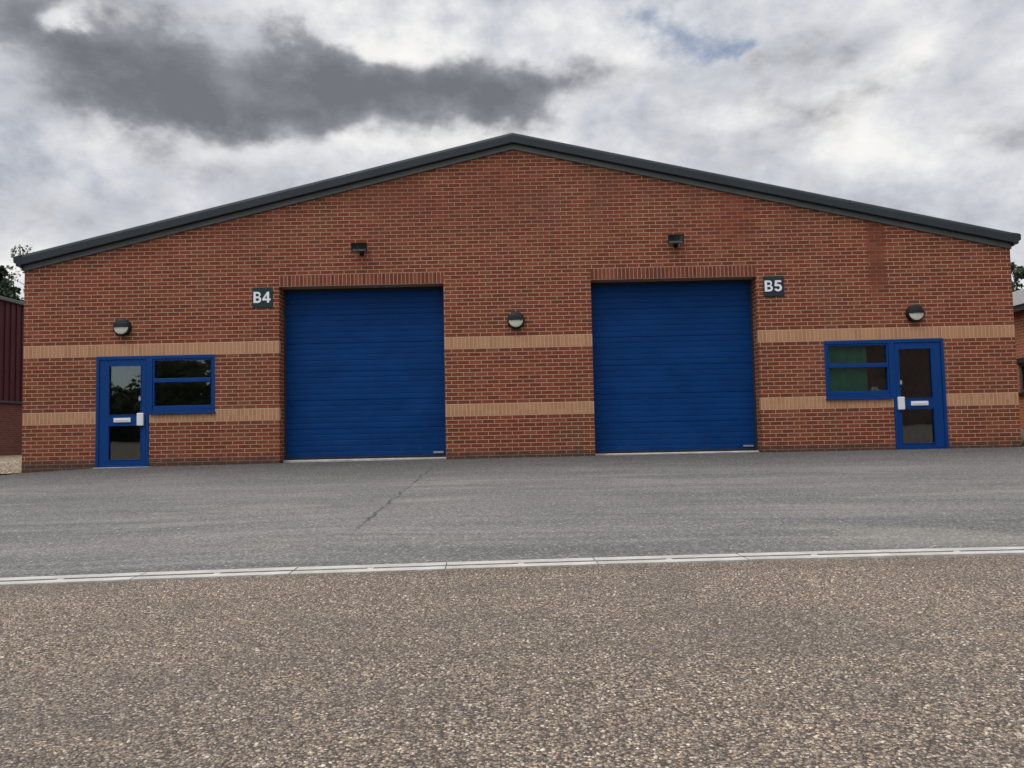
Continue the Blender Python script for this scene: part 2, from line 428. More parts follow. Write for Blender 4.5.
wall = MB(); bandl = []; bandu = []; lin = [MB(), MB()]
for i in range(len(xc)-1):
    for j in range(len(zc)-1):
        x0, x1, z0, z1 = xc[i], xc[i+1], zc[j], zc[j+1]; xm, zm = (x0+x1)/2, (z0+z1)/2
        if hole(xm, zm): continue
        k = None
        if ZL < zm < ZS:
            for q, (a, b) in enumerate(RD):
                if a < xm < b: k = q
        q = [(x0, 0, z0), (x1, 0, z0), (x1, 0, z1), (x0, 0, z1)]
        if k is not None: lin[k].box((x0, 0, z0), (x1, REC, z1))
        elif .9 < zm < 1.125: bandl.append((x0, x1, z0, z1))
        elif 2.175 < zm < 2.4: bandu.append((x0, x1, z0, z1))
        else: wall.face(q)
wall.face([(-HW, 0, ZS), *[(x, 0, ZS) for x in xc[1:-1]], (HW, 0, ZS), (HW, 0, ZE), (0, 0, ZA), (-HW, 0, ZE)])
# reveals of the roller door openings
for a, b in RD:
    for x in (a, b):
        for z0, z1 in ((-.35, .9), (.9, 1.125), (1.125, 2.175), (2.175, 2.4), (2.4, ZL)):
            # buff bands return into the reveal through their own boxes; brick faces sit a hair proud of nothing
            if (z0, z1) in ((.9, 1.125), (2.175, 2.4)): wall.face([(x, .10, z0), (x, REC+.06, z0), (x, REC+.06, z1), (x, .10, z1)])
            else: wall.face([(x, 0, z0), (x, REC+.06, z0), (x, REC+.06, z1), (x, 0, z1)])
# reveals of entrances
for a, b, c in EN:
    lo, hi = sorted((a, c))
    for x, z0 in ((a, -.35), (c, ZW)): wall.face([(x, 0.101, z0), (x, .16, z0), (x, .16, ZH), (x, 0.101, ZH)])
    wall.face([(b, 0, -.35), (b, .16, -.35), (b, .16, .9), (b, 0, .9)])
# side and back walls
for sx in (-1, 1):
    x = sx*HW
    for z0, z1, y0 in ((-.35, .9, 0), (.9, 1.125, .1), (1.125, 2.175, 0), (2.175, 2.4, .1), (2.4, ZE, 0)):
        wall.face([(x, y0, z0), (x, DEP, z0), (x, DEP, z1), (x, y0, z1)])
wall.face([(-HW, DEP, -.35), (HW, DEP, -.35), (HW, DEP, ZE), (0, DEP, ZA), (-HW, DEP, ZE)])
wall.build('wall', M['brick'], unit)
for cells, gaps in ((bandu, [RD[0], RD[1]]), (bandl, [(-8.0, -6.985), RD[0], RD[1], (7.06, 8.045)])):
    ed = sorted([-HW, HW] + [v for g in gaps for v in g])
    for x0, x1 in zip(ed[0::2], ed[1::2]):
        mb = MB(); hi = 2.4 if cells is bandu else 1.125; lo = hi-.225
        # the window frames bite a little into the top of the lower band
        cut = [sorted((b, c)) for a, b, c in EN if cells is bandl and x0-.01 <= min(b, c) and max(b, c) <= x1+.01]
        if cut:
            w0, w1 = cut[0]; pl = [(x0, hi)] if x0 < w0-.001 else []
            top = ([(x0, hi), (w0, hi)] if x0 < w0-.001 else []) + [(w0, ZW), (w1, ZW)] + ([(w1, hi), (x1, hi)] if w1 < x1-.001 else [])
        else: top = [(x0, hi), (x1, hi)]
        pr = [(x0, lo)] + top + [(x1, lo)]
        mb.loft([[(x, y, z) for x, z in pr] for y in (0, .10)])
        mb.build('brick_band', M['band'], unit)
for l in lin: l.build('soldier_course', M['lintel'], unit)

# verge trim along both slopes: profile in (y, height above the roof line of the wall top)
def zl(x): return ZA - SL*abs(x)
XO = 9.50
def sweep(prof, x_end=XO, y_shift=0):
    mb = MB()
    secs = [[(x, y, zl(x)+h) for y, h in prof] for x in (-x_end, 0, x_end)]
    return mb.loft(secs)
sweep([(-.035, -.012), (-.035, .088), (.12, .088), (.12, -.012)], HW+.01).build('verge_soffit', M['soffit'], unit)
v = sweep([(-.120, .096), (-.120, .232), (-.105, .238), (-.09, .286), (-.02, .292), (.14, .292), (.14, .090), (-.108, .090)], XO).build('verge_trim', M['trim'], unit)
# eaves end boxes (boxed gutter ends)
for sx in (-1, 1):
    mb = MB()
    def sec(y):
        return [(sx*(HW+.005), y, zl(HW)+.02), (sx*(XO-.01), y, zl(XO)+.125), (sx*(XO+.045), y, zl(XO)+.16), (sx*(XO+.05), y, zl(XO)+.255), (sx*(XO+.02), y, zl(XO)+.28), (sx*(HW+.005), y, zl(HW)+.275)]
    mb.loft([sec(-.126), sec(DEP)]).build('gutter', M['trim'], unit, bevel=.006)
    mb = MB()
    mb.loft([[(0, y, ZA+.285), (sx*9.48, y, zl(9.48)+.285), (sx*9.48, y, zl(9.48)+.22), (0, y, ZA+.22)] for y in (.15, DEP+.1)])
    mb.build('roof', M['roof'], unit)
# trim joints: thin cover strips on the verge, as sheet lengths meet
for x in (-6.4, -3.2, 3.2, 6.4):
    mb = MB()
    mb.loft([[(xx, y, zl(xx)+h) for y, h in ((-.1225, .094), (-.1225, .233), (-.092, .289), (-.08, .28), (-.11, .1))] for xx in (x-.02, x+.02)])
    mb.build('trim_joint', M['trim'], unit)

# roller doors
for k, (a, b) in enumerate(RD):
    z0, z1 = .155, ZL+.05; yf = REC
    prof = []; z = z0; i = 0
    P_ = .1105
    while z < z1-.02:
        deep = .009 if i % 5 == 0 else .0056; w = .013 if i % 5 == 0 else .0115
        prof += [(yf+deep, z), (yf+deep, z+w*.4), (yf+.001, z+w), (yf-.0008, z+P_*.5), (yf, z+P_-.006)]
        z += P_; i += 1
    mb = MB()
    mb.loft([[(x, y, z) for y, z in prof] for x in (a+.034, b-.034)], closed=False, caps=False)
    mb.face([(a+.034, yf+.045, z0), (b-.034, yf+.045, z0), (b-.034, yf+.045, z1), (a+.034, yf+.045, z1)])
    d = mb.build('roller_door', M['door_blue'], unit)
    MB().box((a+.037, yf-.02, .132), (b-.037, yf+.03, .172)).build('bottom_seal', M['rubber'], d, bevel=.004)
    MB().box((a+.003, yf-.035, .133), (a+.036, yf+.05, ZL-.003)).build('guide_rail', M['dark'], d); MB().box((b-.003, yf-.035, .133), (b-.036, yf+.05, ZL-.003)).build('guide_rail', M['dark'], d)
    MB().box((a+.037, yf-.03, ZL-.05), (b-.037, yf+.05, ZL-.003)).build('head_seal', M['rubber'], d)
    MB().box((b-.27, yf-.022, .205), (b-.075, yf-.004, .235)).build('lock_bar', M['steel'], d, bevel=.003)
    mb = MB(); mb.loft([[(x, .22, -.1), (x, .22, .112), (x, .25, .128), (x, REC+.05, .130), (x, REC+.05, -.1)] for x in (a+.004, b-.004)])
    mb.build('threshold', M['concrete_sill'], unit)

# entrances: door and side window in one blue frame
for k, (a, b, c) in enumerate(EN):
    sg = 1 if c > a else -1
    X = lambda t: a + sg*t
    L = abs(c-a); D = abs(b-a)
    yo = -.012
    fr = MB()
    fr.box((X(.0), yo, ZF), (X(.06), .10, ZH)); fr.box((X(.06), yo, ZH-.065), (X(L), .10, ZH))          # outer jamb, head
    fr.box((X(D-.005), yo, ZF), (X(D-.06), .10, ZH-.065)) ; fr.box((X(D-.005), yo, ZW), (X(D+.055), .10, ZH-.065))     # mullion (door side, window side)
    fr.box((X(.06), yo+.01, ZF-.02), (X(D-.06), .10, ZF+.035))
    f = fr.build('door_frame', M['blue'], unit, bevel=.005)
    MB().box((X(-.02), -.05, .02), (X(D+.01), .09, ZF-.003)).build('door_sill', M['concrete_sill'], unit, bevel=.006)
    wf = MB()
    wf.box((X(D+.058), yo+.004, ZW), (X(L), .10, ZW+.055)); wf.box((X(L-.055), yo+.004, ZW+.055), (X(L), .10, ZH-.067))
    wf.box((X(D+.058), yo+.012, ZW+.057), (X(D+.088), .09, ZH-.068)); wf.box((X(L-.078), yo+.012, ZW+.057), (X(L-.057), .09, ZH-.068))
    wf.box((X(D+.088), yo+.012, ZW+.057), (X(L-.078), .09, ZW+.125)); wf.box((X(D+.088), yo+.012, ZH-.10), (X(L-.078), .09, ZH-.068))
    wf.box((X(D+.088), yo-.006, 1.655), (X(L-.078), .09, 1.735))
    mb = wf
    win = mb.build('window', M['blue'], unit, bevel=.005)
    MB().box((X(D+.02), -.045, ZW-.035), (X(L+.012), .05, ZW-.003)).build('sill', M['blue'], win, bevel=.005)
    MB().box((X(D+.08), .052, ZW+.12), (X(L-.07), .06, 1.66)).build('pane', M['glass'], win)
    MB().box((X(D+.08), .040, 1.73), (X(L-.07), .048, ZH-.095)).build('pane', M['glass'], win)
    # door leaf
    t0, t1 = .066, D-.066; dl = MB(); y0, y1 = .0, .065
    gl0, gl1 = .235, .862
    zt = ZH-.071; zb = ZF+.040
    dl.box((X(t0), y0, zb), (X(gl0-.002), y1, zt)); dl.box((X(gl1+.002), y0, zb), (X(t1), y1, zt))
    for q0, q1 in ((zb, .20), (.865, 1.045), (2.005, zt)): dl.box((X(gl0-.002), y0, q0), (X(gl1+.002), y1, q1))
    # glazing beads
    for q0, q1 in ((.20, .865), (1.045, 2.005)):
        dl.box((X(gl0-.002), y0-.006, q0), (X(gl0+.014), y0+.02, q1)); dl.box((X(gl1-.014), y0-.006, q0), (X(gl1+.002), y0+.02, q1))
        dl.box((X(gl0+.014), y0-.006, q0), (X(gl1-.014), y0+.02, q0+.016)); dl.box((X(gl0+.014), y0-.006, q1-.016), (X(gl1-.014), y0+.02, q1))
    leaf = dl.build('entrance_door', M['blue'], unit, bevel=.003)
    MB().box((X(gl0), .028, .195), (X(gl1), .036, .87)).build('pane', M['glass'], leaf)
    MB().box((X(gl0), .028, 1.04), (X(gl1), .036, 2.01)).build('pane', M['glass'], leaf)
    lp = MB().box((X(.345), -.022, .918), (X(.665), 0, 1.0))
    lp.box((X(.375), -.028, .945), (X(.635), -.021, .975)); lp.build('letter_plate', M['white'], leaf, bevel=.004)
    MB().box((X(.795), -.05, .845), (X(.918), 0.0, 1.085)).build('lock_cover', M['white'], leaf, bevel=.012)
    # cylinder lock
    mb = MB(); cx = X(.838); zc_ = 1.36
    mb.loft([[(cx+.022*math.cos(q), y, zc_+.045*math.sin(q)) for q in np.linspace(0, 2*PI, 20, endpoint=False)] for y in (0, -.014, -.02)])
    mb.build('lock', M['steel'], leaf)
    # room behind the glass
    r = MB(); xa, xb = sorted((X(-.6), X(L+.9)))
    r.face([(xa, .17, .08), (xb, .17, .08), (xb, 3.6, .08), (xa, 3.6, .08)], 1)
    r.face([(xa, .17, 2.6), (xb, .17, 2.6), (xb, 3.6, 2.6), (xa, 3.6, 2.6)])
    r.face([(xa, 3.6, .08), (xb, 3.6, .08), (xb, 3.6, 2.6), (xa, 3.6, 2.6)])
    for x in (xa, xb): r.face([(x, .17, .08), (x, 3.6, .08), (x, 3.6, 2.6), (x, .17, 2.6)])
    # wall lining round the opening, seen from inside
    lo, hi = sorted((X(0), X(L)))
    r.face([(xa, .17, .08), (lo, .17, .08), (lo, .17, 2.6), (xa, .17, 2.6)]); r.face([(hi, .17, .08), (xb, .17, .08), (xb, .17, 2.6), (hi, .17, 2.6)])
    r.face([(lo, .17, ZH), (hi, .17, ZH), (hi, .17, 2.6), (lo, .17, 2.6)])
    wl, wh = sorted((X(D), X(L))); r.face([(wl, .17, .08), (wh, .17, .08), (wh, .17, ZW), (wl, .17, ZW)])
    r.build('interior', [M['plaster'], M['carpet']], unit, fix=False)
# things standing just inside the right hand window
mb = MB()
prof = []
for i in range(13):
    xx = 5.86 + .82*i/12; prof.append((xx, .23 + .02*math.sin(i*1.9)))
mb.loft([[(x, y, z) for x, y in prof] + [(x, y+.008, z) for x, y in prof[::-1]] for z in (1.12, 2.3)])
tag(mb.build('window_blind', M['green']), 'green blind hanging inside the window beside the right-hand blue door', 'blind')
pp = empty('paper_stack', (6.82, .26, 1.13), 'loose stack of papers on the inside ledge of the right-hand window', 'papers')
for i, (dx, h, w, rot) in enumerate(((0, .17, .13, .1), (.10, .12, .10, -.25), (-.09, .08, .09, .3))):
    mb = MB().box((-w/2, -.006, 0), (w/2, .006, h)); s = mb.build('sheet', M['paper'], pp); s.location = (dx, i*.02, 0); s.rotation_euler = (.15, 0, rot)

# ------------------------------------------------------------------ wall lights
def disc(mb, r, y0, y1, y2=None, half=None, n=40, rim=.012, mi=0):
    """round body; half='top'/'bottom' keeps one half of it"""
    if half is None: an = np.linspace(0, 2*PI, n, endpoint=False)
    elif half == 'top': an = np.linspace(0, PI, n//2+1)
    else: an = np.linspace(PI, 2*PI, n//2+1)
    ring = lambda rr, y: [(rr*math.cos(q), y, rr*math.sin(q)) for q in an]
    secs = [ring(r, y0), ring(r, y1+rim), ring(r-rim*.3, y1+rim*.3), ring(r-rim, y1)]
    if y2 is not None:
        for s in (.85, .65, .45, .2): secs.append(ring((r-rim)*s, y1-(y1-y2)*(1-s*s)))
    mb.loft(secs)
BL = [(-7.495, 2.722, 'round black bulkhead light above the left-hand blue entrance door'),
      (-.008, 2.692, 'round black bulkhead light on the brick pier between the two roller doors'),
      (7.528, 2.658, 'round black bulkhead light above the right-hand blue entrance door')]
bl0 = empty('bulkhead_light', (0, 0, 0), BL[0][2], 'wall light', 'round bulkhead lights on the brick front')
mb = MB(); disc(mb, .165, 0, -.085, rim=.022); mb.build('housing', M['black'], bl0, smooth=False)
mb = MB(); disc(mb, .136, -.080, -.096, -.118, 'bottom', rim=.008)
mb.build('diffuser', M['diffuser'], bl0, smooth=True)
mb = MB(); disc(mb, .142, -.080, -.118, -.138, 'top', rim=.012); mb.build('visor', M['black'], bl0)
for i, (x, z, lab) in enumerate(BL):
    o = bl0 if i == 0 else copy_tree(bl0)
    o.location = (x, -.001, z); o['label'] = lab
FLD = [(-2.945, 4.115, 'small black floodlight on the brickwork above the left roller door'), (3.045, 4.135, 'small black floodlight on the brickwork above the right roller door')]
fl0 = empty('floodlight', (0, 0, 0), FLD[0][2], 'floodlight', 'floodlights above the roller doors')
TI = Matrix.Rotation(math.radians(-18), 4, 'X') ; TI = Matrix.Translation((0, -.13, .02)) @ Matrix.Rotation(math.radians(9), 4, 'X')
def tb(mb): mb.v = [tuple(TI @ Vector(p)) for p in mb.v]; return mb
w, h = .148, .085
mb = MB()
# housing: back shell tapering, and front bezel
mb.loft([[(-w*s, y, -h*s2), (w*s, y, -h*s2), (w*s, y, h*s2), (-w*s, y, h*s2)] for s, s2, y in ((.55, .5, .075), (.85, .85, .045), (1., 1., -.01))])
tb(mb).build('housing', M['black'], fl0, bevel=.006)
mb = MB()
mb.box((-w, -.045, h-.016), (w, -.0105, h)); mb.box((-w, -.045, -h), (w, -.0105, -h+.014)); mb.box((-w, -.045, -h+.014), (-w+.018, -.0105, h-.016)); mb.box((w-.018, -.045, -h+.014), (w, -.0105, h-.016))
tb(mb).build('bezel', M['black'], fl0, bevel=.003)
mb = MB(); mb.loft([[(-w+.02, y, z), (w-.02, y, z)] for y, z in ((-.016, h-.018), (-.013, .01), (-.014, -.03))], closed=False, caps=False)
mb.loft([[(-w+.02, y, z), (w-.02, y, z)] for y, z in ((-.026, -.034), (-.032, -.052), (-.036, -h+.013))], closed=False, caps=False, mi=1)  # white strip paints in the bright reflection low in the lamp front
tb(mb).build('reflector', [M['reflector'], M['reflection_strip']], fl0)
mb = MB().box((-w+.016, -.041, -h+.012), (w-.016, -.037, h-.014)); tb(mb).build('pane', M['glass'], fl0)
mb = MB()
mb.box((-.02, -.012, -.115), (.06, 0, -.03)); mb.box((0, -.12, -.095), (.04, -.012, -.08)); mb.box((0, -.135, -.095), (.04, -.12, -.04))
mb.build('bracket', M['black'], fl0, bevel=.004)
for i, (x, z, lab) in enumerate(FLD):
    o = fl0 if i == 0 else copy_tree(fl0); o.location = (x, -.001, z); o['label'] = lab

# ------------------------------------------------------------------ unit number signs
def arc(cx, cy, r, a0, a1, n=14, ry=None):
    return [(cx+r*math.cos(math.radians(a)), cy+(ry or r)*math.sin(math.radians(a))) for a in np.linspace(a0, a1, n)]
GLYPH = {
 'B': (.70, [[(0, 0), (.36, 0)] + arc(.39, .288, .288, -90, 62) + arc(.37, .752, .248, -52, 90) + [(0, 1)],
             [(.20, .175)] + arc(.385, .297, .118, -90, 90) + [(.20, .415)], [(.20, .585)] + arc(.365, .709, .122, -90, 90) + [(.20, .83)]]),
 '4': (.72, [[(.40, 0), (.595, 0), (.595, .205), (.72, .205), (.72, .375), (.595, .375), (.595, 1), (.42, 1), (0, .37), (0, .205), (.40, .205)],
             [(.40, .375), (.40, .70), (.185, .375)]]),
 '5': (.66, [[(.105, 1), (.61, 1), (.61, .825), (.262, .825), (.236, .655)] + arc(.325, .325, .335, 103, -163, 26)
             + arc(.325, .322, .150, -158, 135, 20) + [(.205, .455), (.03, .478)]])}
def text_mesh(txt, w, h, depth):
    cu = bpy.data.curves.new('lettering', 'CURVE'); cu.dimensions = '2D'; cu.fill_mode = 'BOTH'; cu.extrude = .5
    x = 0
    for ch in txt:
        adv, loops = GLYPH[ch]
        for lp in loops:
            sp = cu.splines.new('POLY'); sp.points.add(len(lp)-1); sp.use_cyclic_u = True
            for q, (a, b) in zip(sp.points, lp): q.co = (x+a, b, 0, 1)
        x += adv + .09
    to = bpy.data.objects.new('lettering', cu); C.objects.link(to)
    bpy.context.view_layer.update()
    me = bpy.data.meshes.new_from_object(to.evaluated_get(bpy.context.evaluated_depsgraph_get()))
    bpy.data.objects.remove(to); bpy.data.curves.remove(cu)
    co = np.array([v.co[:] for v in me.vertices]); lo, hi = co.min(0), co.max(0)
    for v in me.vertices:
        q = (np.array(v.co) - (lo+hi)/2)/(hi-lo); v.co = (q[0]*w, -q[2]*depth, q[1]*h)
    me.materials.clear(); me.materials.append(M['letter']); me.update(); return me
for (x, z, s) in ((-4.828, 3.238, 'B4'), (4.897, 3.237, 'B5')):
    r = empty('unit_sign', (x, -.001, z), f'dark square sign reading {s} in white beside a blue roller door', 'sign', 'unit number signs')
    MB().box((-.193, -.014, -.196), (.193, 0, .196)).build('sign_plate', M['sign'], r, bevel=.004)
    o = bpy.data.objects.new('lettering', text_mesh(s, .325, .212, .006)); C.objects.link(o); o.parent = r; o.location = (-.006 if s == 'B4' else -.01, -.0165, .004)

# ------------------------------------------------------------------ drainage channel
dr = empty('drainage_channel', (0, drain_y(0), 0), 'pale concrete slot drain running right across the yard', 'drain channel', rz=math.atan(.057))
W_ = .132; hs = .030
def chan(L_):
    mb = MB(); l = L_/2-.004
    for s in (-1, 1):
        mb.box((-l, s*hs, -.06), (l, s*W_, .0)); mb.box((-l, s*(hs-.0005), -.06), (l, s*(hs-.004), -.002), 1)
    mb.box((-l, -hs+.005, -.06), (l, hs-.005, -.02), 1)
    # bridging lug at the mid-length
    mb.box((-.02, -hs+.0045, -.0190), (.02, hs-.0045, -.003))
    return mb
base = None
xs_j = np.arange(-2.515-11*1.007, 13.6, 1.007)
for i, x0 in enumerate(xs_j):
    xm = x0 + .5035
    if base is None:
        base = chan(1.007).build('channel_block', [M['concrete'], M['silt']], dr, bevel=.003); o = base
    else:
        o = base.copy(); C.objects.link(o); o.parent = dr
    y = drain_y(xm)
    o.location = (xm, 0, gz(xm, y)+.010 + random.uniform(-.0015, .0015))
    sl = (gz(xm+.5, drain_y(xm+.5))-gz(xm-.5, drain_y(xm-.5)))
    o.rotation_euler = (0, -math.atan(sl), random.uniform(-.002, .002))

# ------------------------------------------------------------------ neighbouring buildings
lb = empty('clad_shed', (0, 0, 0), 'dark maroon clad shed on a brick base behind the left end of the brick unit', 'building')
XF, YA, YB, ZB, ZT = -17.95, -9., 34., 2.02, 5.52          # long side facing the yard's own axis
MB().box((XF-14, YA, -.6), (XF, YB, ZB)).build('plinth_wall', M['brick_far'], lb)
mb = MB(); ysx = np.arange(YA, YB+.01, .16)
for i in range(len(ysx)-1):
    y0, y1 = ysx[i], ysx[i+1]; x = XF+.02+(.03 if i % 2 else 0); xo = XF+.02+(0 if i % 2 else .03)
    mb.face([(x, y0, ZB+.03), (x, y1, ZB+.03), (x, y1, ZT), (x, y0, ZT)])
    mb.face([(x, y1, ZB+.03), (xo, y1, ZB+.03), (xo, y1, ZT), (x, y1, ZT)])
for y in (YA, YB): mb.face([(XF+.02, y, ZB+.03), (XF+.02, y, ZT), (XF-7, y, ZT+1.6), (XF-14, y, ZT), (XF-14, y, ZB+.03)])
mb.build('cladding', M['maroon'], lb, fix=False)
MB().box((XF, YA, ZB-.05), (XF+.09, YB, ZB+.025)).build('drip_flashing', M['dark'], lb)
MB().box((XF-.1, YA, ZT+.003), (XF+.16, YB, ZT+.13)).build('gutter', M['soffit'], lb, bevel=.02)
mb = MB(); mb.loft([[(XF+.05, y, ZT+.14), (XF-7, y, ZT+1.75), (XF-14.1, y, ZT+.14), (XF-14.1, y, ZT+.05), (XF-7, y, ZT+1.65), (XF-.11, y, ZT+.05)] for y in (YA-.1, YB+.1)])
mb.build('roof', M['trim'], lb)

rb = empty('brick_bungalow', (0, 0, 0), 'low orange brick building with pale fascia past the right end of the brick unit', 'building')
XF, YA, YB, ZT = 13.12, -8., 7.2, 3.44
WY0, WY1, WZ0, WZ1 = 4.3, 5.92, 1.34, 2.09
mb = MB(); cy_ = [YA, WY0, WY1, YB]; cz = [-.3, WZ0, WZ1, ZT]
for i in range(3):
    for j in range(3):
        if i == 1 and j == 1: continue
        mb.face([(XF, cy_[i], cz[j]), (XF, cy_[i+1], cz[j]), (XF, cy_[i+1], cz[j+1]), (XF, cy_[i], cz[j+1])])
for y in (YA, YB): mb.face([(XF, y, -.3), (XF+8, y, -.3), (XF+8, y, ZT), (XF, y, ZT)])
for y in (WY0, WY1): mb.face([(XF, y, WZ0), (XF+.12, y, WZ0), (XF+.12, y, WZ1), (XF, y, WZ1)])
mb.build('wall', M['brick_orange'], rb)
MB().box((XF-.05, YA, -.3), (XF-.002, YB, .36)).build('plinth', M['stone'], rb, bevel=.01)
MB().box((XF-.03, WY0-.1, WZ1), (XF+.1, WY1+.12, WZ1+.14)).build('lintel', M['dark'], rb)
wf = MB(); f_ = .06
wf.box((XF+.03, WY0, WZ0), (XF+.10, WY0+f_, WZ1)).box((XF+.03, WY1-f_, WZ0), (XF+.10, WY1, WZ1)).box((XF+.03, WY0+f_, WZ0), (XF+.10, WY1-f_, WZ0+f_)).box((XF+.03, WY0+f_, WZ1-f_), (XF+.10, WY1-f_, WZ1))
wn = wf.build('window', M['soffit'], rb); MB().box((XF+.06, WY0+f_, WZ0+f_), (XF+.068, WY1-f_, WZ1-f_)).build('pane', M['glass'], wn)
MB().box((XF+.13, 5.45, WZ0+.05), (XF+.16, 5.66, WZ0+.36)).build('blind', M['white'], wn)
MB().box((XF-.08, WY0-.06, WZ0-.06), (XF+.04, WY1+.06, WZ0-.002)).build('sill', M['dark'], wn)
MB().box((XF+.9, YA+.1, -.2), (XF+.92, YB-.1, 3.0)).build('inner_wall', M['plaster'], rb)
MB().box((XF-.30, YA, ZT-.04), (XF+.3, YB, ZT+.10)).build('eaves_board', M['dark'], rb)
mb = MB(); mb.loft([[(x, YA, ZT+.103), (x, YB+.05, ZT+.103), (x, YB-.1, ZT+.16), (x, YB-1.5, ZT+.46), (x, YA, ZT+.46)] for x in (XF-.36, XF+.1)])
mb.build('fascia', M['white_fascia'], rb)
mb = MB(); mb.loft([[(XF+.0, y, ZT+.463), (XF+8.3, y, ZT+.8), (XF+8.3, y, ZT+.7), (XF+.3, y, ZT+.11), (XF+.11, y, ZT+.11)] for y in (YA, YB-1.5)])
mb.build('roof', M['white_fascia'], rb)

# ------------------------------------------------------------------ trees
def leaves(n, centers, radii, size, flat=1.):
    """leaf quads spread through ellipsoid clumps"""
    k = rng.integers(0, len(centers), n)
    d = rng.normal(size=(n, 3)); d /= np.linalg.norm(d, axis=1)[:, None]
    r = rng.random(n)**.45
    p = np.array(centers)[k] + d*r[:, None]*np.array(radii)[k]
    a = rng.normal(size=(n, 3)); a /= np.linalg.norm(a, axis=1)[:, None]
    b = np.cross(a, rng.normal(size=(n, 3))); b /= np.linalg.norm(b, axis=1)[:, None]
    s = size*rng.uniform(.6, 1.4, n)[:, None]
    q = np.stack([p-a*s, p-b*s*.55, p+a*s, p+b*s*.55], 1)
    return q.reshape(-1, 3)
def leaf_obj(name, q, m, parent=None):
    me = bpy.data.meshes.new(name); n = len(q)//4
    me.from_pydata(q.tolist(), [], np.arange(n*4).reshape(-1, 4).tolist()); me.materials.append(m)
    o = bpy.data.objects.new(name, me); C.objects.link(o)
    if parent: o.parent = parent
    return o
def tube(mb, pts, rads, n=8):
    secs = []
    for i, p in enumerate(pts):
        p = Vector(p); d = (Vector(pts[min(i+1, len(pts)-1)])-Vector(pts[max(i-1, 0)])).normalized()
        a = d.orthogonal().normalized(); b = d.cross(a)
        secs.append([tuple(p+(a*math.cos(q)+b*math.sin(q))*rads[i]) for q in np.linspace(0, 2*PI, n, endpoint=False)])
    mb.loft(secs)
def tree(loc, H, R_, kind, m, label, name='broadleaf_tree', n=9000, size=.16):
    r = empty(name, loc, label, 'tree'); mb = MB()
    tube(mb, [(0, 0, -.2), (.05, 0, H*.3), (-.08, .1, H*.6), (0, 0, H*.93)], [H*.028, H*.022, H*.014, .02])
    cs, rs = [], []
    if kind == 'conifer':
        for i in range(120):
            h = random.uniform(.12, .97); w = R_*(1-h)**.8+.25; an = random.uniform(0, 2*PI); q = w*random.uniform(.3, 1.05)
            c = (q*math.cos(an), q*math.sin(an), h*H - q*.18); cs.append(c); rs.append((w*.34+.12, w*.34+.12, .22+.14*w))
            if i % 3 == 0: tube(mb, [(0, 0, h*H), c], [.05, .015], 5)
    else:
        for i in range(46):
            an = random.uniform(0, 2*PI); h = random.uniform(.3, 1.); w = R_*math.sin(PI*min(.96, .12+.8*(h-.25)))**.7; q = w*random.uniform(.35, 1.)
            c = (q*math.cos(an), q*math.sin(an), h*H); cs.append(c); k = random.uniform(.16, .34)*R_; rs.append((k, k, k*.75))
            if i % 2 == 0: tube(mb, [(0, 0, max(.25, h-.28)*H), (c[0]*.5, c[1]*.5, h*H*.93), c], [.07, .04, .015], 5)
    mb.build('trunk', M['bark'], r, smooth=True, fix=False)
    leaf_obj('crown', leaves(n, cs, rs, size), m, r); return r
tree((-33.2, 35, 0), 12.3, 3.6, 'conifer', M['leaf_dark'], 'tall dark conifer behind the maroon clad shed', 'conifer_tree', 13000, .17)
tree((-29.6, 41, 0), 10.2, 3.4, 'broad', M['leaf_pale'], 'pale thin-leaved tree between the dark conifer and the brick unit', n=5200, size=.13)
tree((-34.6, 44, 0), 14., 4., 'broad', M['leaf_pale'], 'tall pale-leaved tree rising behind the dark conifer', n=5000, size=.14)
tree((39.0, 45, 0), 12.4, 2.5, 'broad', M['leaf_dark'], 'dark green tree behind the pale fascia at the right edge', 'broadleaf_tree', 9000, .15)
# tree belt and brick block on the far side of the road, seen in the window reflections
cs, rs = [], []
for i in range(420):
    x = random.uniform(-50, 12); top = (3.3 if x < -26 else 4.9) + .5*math.sin(x*.55)+.4*math.sin(x*1.3+1)
    h = random.uniform(.3, top); cs.append((x, random.uniform(-40, -37), h+.45)); k = random.uniform(.9, 1.6); rs.append((k, k, k*.75))
q = leaves(130000, cs, rs, .22)
tag(leaf_obj('tree_belt', q, M['leaf_mid']), 'dense green tree belt across the road, reflected in the left window', 'trees', kind='stuff')
ob = empty('brown_shed', (0, 0, 0), 'plain brown shed across the road, reflected in the right-hand door', 'building')
MB().box((13.5, -48, -.5), (46, -38, 6.5)).build('wall', M['brown_clad'], ob)
MB().box((13.1, -48.4, 6.5), (46.4, -37.6, 6.8)).build('roof', M['trim'], ob)

# grass tufts and weeds along the right end and the gravel edge
mb = MB()
def tuft(x, y, z, n, h):
    for _ in range(n):
        a = random.uniform(0, 2*PI); l = h*random.uniform(.5, 1.2); dx, dy = math.cos(a)*l*.5, math.sin(a)*l*.5; px, py = x+random.gauss(0, .05), y+random.gauss(0, .04)
        w = .006; nx, ny = -math.sin(a)*w, math.cos(a)*w
        mb.face([(px-nx, py-ny, z), (px+nx, py+ny, z), (px+dx*.5+nx, py+dy*.5+ny, z+l*.7), (px+dx*.5-nx, py+dy*.5-ny, z+l*.7)]); mb.face([(px+dx*.5-nx, py+dy*.5-ny, z+l*.7), (px+dx*.5+nx, py+dy*.5+ny, z+l*.7), (px+dx, py+dy, z+l)])
for i in range(60): tuft(9.55+abs(random.gauss(0, 1.2)), .15+abs(random.gauss(0, .5)), .1, 10, .10)
for x in (9.2, 9.32, 8.9, -9.1, -8.6, 5.3, -6.1, .7): tuft(x, -.03, gz(x, 0), 6, .05)
